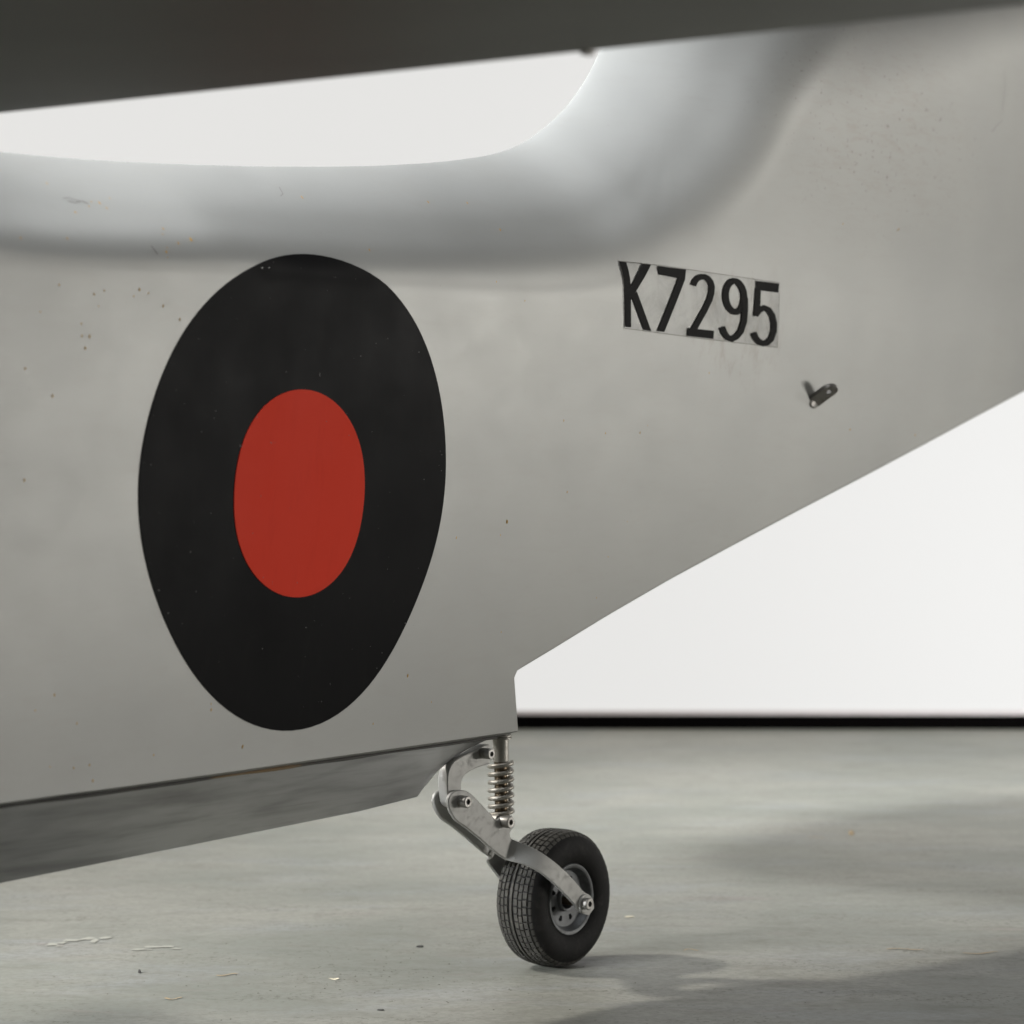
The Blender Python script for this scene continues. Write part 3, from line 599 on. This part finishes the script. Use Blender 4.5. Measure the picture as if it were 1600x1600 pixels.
def lathe_w(profile, s0, z0, n=48, zmin=None):
    """profile (w, r) turned about the w axis at (s0, z0)"""
    V, F = [], []
    for w, r in profile:
        for k in range(n):
            a = 2*math.pi*k/n; z = z0 + r*math.sin(a)
            V.append(L(s0 + r*math.cos(a), w, z if zmin is None else max(z, zmin)))
    for i in range(len(profile)-1):
        for k in range(n):
            F.append((i*n+k, i*n+(k+1) % n, (i+1)*n+(k+1) % n, (i+1)*n+k))
    return V, F
def bolt(s0, z0, w, r, parent, h=.0042, side=1, name='bolt'):
    n = 24; prof = [(w-h-.001, r*.98), (w-.0008, r), (w-.0003, r*.95), (w, r*.86)]
    V, F = lathe_w([(side*a, b) for a, b in prof], s0, z0, n)
    def hexr(a): return r*.52*math.cos(math.pi/6)/math.cos((a % (math.pi/3)) - math.pi/6)
    for ww in (w, w-.0024):
        for k in range(n):
            a = 2*math.pi*k/n; q = hexr(a); V.append(L(s0 + q*math.cos(a), side*ww, z0 + q*math.sin(a)))
    for i in (3, 4):
        for k in range(n):
            F.append((i*n+k, i*n+(k+1) % n, (i+1)*n+(k+1) % n, (i+1)*n+k))
    F.append(list(range(5*n, 6*n)))
    return link(name, V, F, M['bolt'], parent, True, 35)
for k, (s0, z0, w, r) in enumerate(BOLTS):
    bolt(s0, z0, w, r, plane if k == 0 else arms[0], .0088 if k == 0 else .0072)
    if k: bolt(s0, z0, w, r, arms[1], .0072, -1)
# washers between bracket and arms at the pivot
v, f = lathe_w([(.0048, .0002), (.0048, .0062), (.0062, .0062), (.0062, .0002)], BOLTS[1][0], BOLTS[1][1], 28); link('washer', v, f, M['steel'], plane)

# strut tube, spring, rod
(ta, tb, tc) = TUBE
def vcyl(prof, s0, n=32):
    V, F = [], []
    for r, z, ds in prof:
        for k in range(n):
            a = 2*math.pi*k/n; V.append(L(s0 + ds + r*math.cos(a), r*math.sin(a), z))
    for i in range(len(prof)-1):
        for k in range(n):
            F.append((i*n+k, i*n+(k+1) % n, (i+1)*n+(k+1) % n, (i+1)*n+k))
    F.append(list(range(n))); F.append(list(range((len(prof)-1)*n, len(prof)*n)))
    return V, F
st_s = ta[0] + .0006
v, f = vcyl([(.0063, .1915, 0), (.0063, .1690, 0), (.0058, .1684, 0)], st_s); link('strut_tube', v, f, M['steel'], plane, True, 35)
for zz, rr in ((.1884, .0086), (.1866, .0090)):
    v, f = vcyl([(rr-.0006, zz+.0014, 0), (rr, zz+.001, 0), (rr, zz, 0), (rr-.0005, zz-.0003, 0)], st_s); link('washer', v, f, M['steel'], plane, True, 30)
dsb = tc[0] - st_s
v, f = vcyl([(.0052, .1690, 0), (.0050, .150, dsb*.4), (.0050, .1215, dsb)], st_s, 20); link('spring_rod', v, f, M['rod'], plane)
pts = []
turns = 6.7; nn_ = 300
for k in range(nn_+1):
    t = k/nn_; a = 2*math.pi*turns*t + .6
    z = .1682 + (.1262-.1682)*t
    pts.append(L(st_s + dsb*t + (.0088)*math.cos(a), .0088*math.sin(a), z))
v, f = tube(pts, .0018, 12); link('coil_spring', v, f, M['spring'], plane)
s0, z0 = BOLTS[2][0], BOLTS[2][1]
v, f = lathe_w([(-.0052, .0002), (-.0052, .0058), (.0052, .0058), (.0052, .0002)], s0, z0, 28); link('spring_eye', v, f, M['steel'], plane, True, 35)

# wheel
wz = .0546; ws = -.0002
prof = [(.0160, .0275), (.0178, .0290), (.0196, .0318), (.0208, .0358), (.0212, .0400), (.0206, .0444), (.0190, .0484), (.0165, .0511), (.0140, .0522), (.010, .0530), (.005, .0534), (0, .0535)]
prof = prof + [(-a, b) for a, b in prof[-2::-1]]
v, f = lathe_w(prof, ws, wz, 96, .0004); tyre = link('tyre', v, f, M['rubber'], plane, True, 60)
def tread_r(w): return float(np.interp(abs(w), [0, .005, .010, .014, .0165, .0182], [.0535, .0534, .0530, .0522, .0511, .0492]))
V, F = [], []
rows = [(.0030, .0066, 0), (.0072, .0108, .5), (.0114, .0150, 0), (.0155, .0176, .5)]
nb = 56
for sgn in (1, -1):
    for a_, b_, off in rows:
        for k in range(nb):
            g = .08 + .03*rnd.random()
            t0, t1 = 2*math.pi*(k + off*.3 + g)/nb, 2*math.pi*(k + off*.3 + 1 - g*.8)/nb
            o = len(V); hgt = .0013 if b_ < .016 else .0007
            for lift, sh in ((-.0004, 0), (hgt, .00025)):
                for w, t in ((a_+sh, t0+sh*12), (b_-sh, t0+sh*12), (b_-sh, t1-sh*12), (a_+sh, t1-sh*12)):
                    r = tread_r(w) + lift
                    V.append(L(ws + r*math.cos(t), sgn*w, max(.0003, wz + r*math.sin(t))))
            F += [(o+4, o+5, o+6, o+7)] + [(o+i, o+(i+1) % 4, o+4+(i+1) % 4, o+4+i) for i in range(4)]
o = len(V); n = 120
for k in range(n):
    t = 2*math.pi*k/n
    for w, r in ((-.0013, .0532), (-.0011, .0547), (.0011, .0547), (.0013, .0532)):
        V.append(L(ws + r*math.cos(t), w, max(.0003, wz + r*math.sin(t))))
for k in range(n):
    for i in range(3):
        F.append((o+k*4+i, o+k*4+i+1, o+((k+1) % n)*4+i+1, o+((k+1) % n)*4+i))
tr = link('tread_blocks', V, F, M['tread'], tyre, False); tr['kind'] = 'stuff'

def rim_mesh():
    V, F = [], []
    n = 96
    for sg in (1, -1):
        def ringpts(w, r):
            o = len(V)
            for k in range(n):
                a = 2*math.pi*k/n; V.append(L(ws + r*math.cos(a), sg*w, wz + r*math.sin(a)))
            return o
        def strip(o1, o2):
            for k in range(n): F.append((o1+k, o1+(k+1) % n, o2+(k+1) % n, o2+k))
        R_ = [ringpts(*p) for p in ((.0135, .0290), (.0172, .0287), (.0182, .0279), (.0182, .0262), (.0176, .0252), (.0140, .0238), (.0118, .0222))]
        for a, b in zip(R_, R_[1:]): strip(a, b)
        # web with eight round holes
        inner = ringpts(.0116, .0102)
        per = n//8; outer = R_[-1]
        for h in range(8):
            ac = 2*math.pi*(h*per + per/2)/n; hc = (.0163*math.cos(ac), .0163*math.sin(ac))
            loop = [outer + (h*per+k) % n for k in range(per+1)] + [inner + (h*per+k) % n for k in range(per, -1, -1)]
            m = len(loop); hole = []; deep = []
            for vi in loop:
                x, y, z = V[vi]; a = math.atan2(z - wz - hc[1], x - ws - hc[0])
                for lst, w in ((hole, .0117), (deep, .006)):
                    lst.append(len(V)); V.append(L(ws + hc[0] + .0024*math.cos(a), sg*w, wz + hc[1] + .0024*math.sin(a)))
            for i in range(m):
                j = (i+1) % m
                F.append((loop[i], loop[j], hole[j], hole[i])); F.append((hole[i], hole[j], deep[j], deep[i]))
        R2 = [inner] + [ringpts(*p) for p in ((.0140, .0100), (.0144, .0094), (.0142, .0080), (.0060, .0078), (.0060, .0030))]
        for a, b in zip(R2, R2[1:]): strip(a, b)
    return V, F
v, f = rim_mesh(); rim = link('wheel_rim', v, f, M['rim'], plane, True, 35)
v, f = lathe_w([(-.005, .0262), (.005, .0262)], ws, wz, 40); v2, f2 = lathe_w([(-.0048, .0262), (-.0048, .0001)], ws, wz, 40)
o = len(v); link('rim_shade_core', v + v2, f + [tuple(i+o for i in q_) for q_ in f2], M['dark'], rim)
v, f = lathe_w([(-.033, .0002), (-.033, .0030), (.033, .0030), (.033, .0002)], AXLE[0], AXLE[1], 20); axle = link('axle', v, f, M['rod'], plane)
for sg in (1, -1):
    v, f = lathe_w([(sg*a, b) for a, b in ((.0300, .0074), (.0322, .0074), (.0326, .0070), (.0326, .003))], AXLE[0], AXLE[1], 28); link('washer', v, f, M['alu'], axle, True, 30)
    bolt(AXLE[0], AXLE[1], .0372, .0048, axle, .0046, sg, 'axle_nut')

# ------------------------------------------------------------------ marks and scraps on the floor
def floor_strip(name, path, wd, m):
    V, F = [], []
    P = [np.array(p, float) for p in path]
    for i, p in enumerate(P):
        t = P[min(i+1, len(P)-1)] - P[max(i-1, 0)]; t /= np.linalg.norm(t); n = np.array([-t[1], t[0]])
        w = wd*(.65 + .7*rnd.random())
        V += [(*(p + n*w), .0007), (*(p - n*w), .0007)]
    F = [(2*i, 2*i+1, 2*i+3, 2*i+2) for i in range(len(P)-1)]
    o = link(name, V, F, m, floor, False)
    return o
def floor_flakes(name, spots, m, seed):
    """worn paint: a few ragged flat flakes that belong to one mark"""
    r = random.Random(seed); V, F = [], []
    for x, y, rx, ry in spots:
        o = len(V); k = 11
        for i in range(k):
            a = 2*math.pi*i/k; q = .55 + .75*r.random()
            V.append((x + rx*q*math.cos(a), y + ry*q*math.sin(a), .0006))
        F.append(tuple(range(o, o+k)))
    return link(name, V, F, m, floor, False)
floor_flakes('paint_mark', [(-.385, 2.088, .006, .007), (-.377, 2.096, .004, .005), (-.371, 2.108, .008, .005), (-.360, 2.115, .007, .006), (-.352, 2.106, .003, .009), (-.345, 2.118, .006, .005), (-.378, 2.080, .003, .003)], M['chalk'], 3)
floor_flakes('paint_mark', [(-.308, 2.066, .007, .004), (-.297, 2.077, .008, .005), (-.287, 2.078, .005, .004), (-.278, 2.068, .004, .003), (-.300, 2.064, .003, .003)], M['chalk'], 4)
for (x, y, l, m) in ((-.2537, 1.867, .012, 'tan'), (-.2234, 1.958, .016, 'tan'), (.148, 2.063, .012, 'tan'), (.325, 2.066, .03, 'tan'), (.385, 2.05, .03, 'tan'), (.3323, 2.73, .016, 'tan'), (.42, 1.93, .05, 'tan')):
    pth = [(x + l*(t-.5), y + .004*math.sin(t*5 + x*40) + .1*l*(t-.5)) for t in np.linspace(0, 1, 7)]
    floor_strip('paint_mark', pth, .0011, M[m])

def scrap(name, label, cat, x, y, lx, ly, h, rz, m, seed, curl=0):
    r = random.Random(seed); V, F = [], []; n = 9
    for z, k in ((0.0003, 1), (h, .8)):
        for i in range(n):
            a = 2*math.pi*i/n; q = k*(.75 + .45*r.random())
            px = lx*q*math.cos(a); V.append((px, ly*q*math.sin(a), z + curl*(px/lx)**2))
    F = [(i, (i+1) % n, n+(i+1) % n, n+i) for i in range(n)] + [list(range(n)), list(range(n, 2*n))]
    o = link(name, V, F, m, None, False); o.location = (x, y, 0); o.rotation_euler = (0, 0, rz)
    o['label'] = label; o['category'] = cat
    return o
scrap('debris_chip', 'thin black sliver lying flat on the concrete left of the tail wheel', 'debris', -.0767, 2.078, .0036, .0022, .0014, .1, M['debris'], 1)
scrap('debris_chip', 'small dark upright crumb on the floor at the lower left, below the cream squiggles', 'debris', -.2937, 1.968, .0010, .0030, .0024, .3, M['debris'], 2)
scrap('debris_chip', 'flat dark flake at the bottom edge of the floor, left of the wheel shadow', 'debris', -.096, 1.826, .0030, .0020, .0008, .2, M['debris'], 3)
scrap('straw_scrap', 'pale straw fragment on the floor just right of the tail wheel', 'debris', .1045, 2.224, .0055, .0022, .0008, .1, M['straw'], 4)
scrap('straw_scrap', 'pale curled sliver on the floor, nearer the camera than the black sliver', 'debris', -.1383, 1.94, .0040, .0018, .0008, .05, M['straw'], 5, .001)
scrap('debris_chip', 'light brown lump on the floor inside the far shadow at the right', 'debris', .3742, 2.754, .0030, .0040, .004, .2, M['tan'], 6)
# grit
V, F = [], []
for k in range(900):
    y = 1.70 + 1.0*rnd.random()**1.6; x = (rnd.random()*2-1)*.24*y
    if rnd.random() < .5: x, y = rnd.gauss(-.12, .09), rnd.gauss(1.95, .06)
    r = .0002 + .0005*rnd.random()**3; o = len(V); a = rnd.random()*6
    for i in range(4): V.append((x + r*(1+rnd.random())*math.cos(a+i*1.57), y + r*(.7+rnd.random())*math.sin(a+i*1.57), .0002))
    V.append((x, y, r*.9))
    F += [(o+i, o+(i+1) % 4, o+4) for i in range(4)]
gr = link('floor_grit', V, F, mat('grit', (.10, .088, .065), .8), None, False); gr['kind'] = 'stuff'; gr['label'] = 'dark grit scattered over the concrete floor'
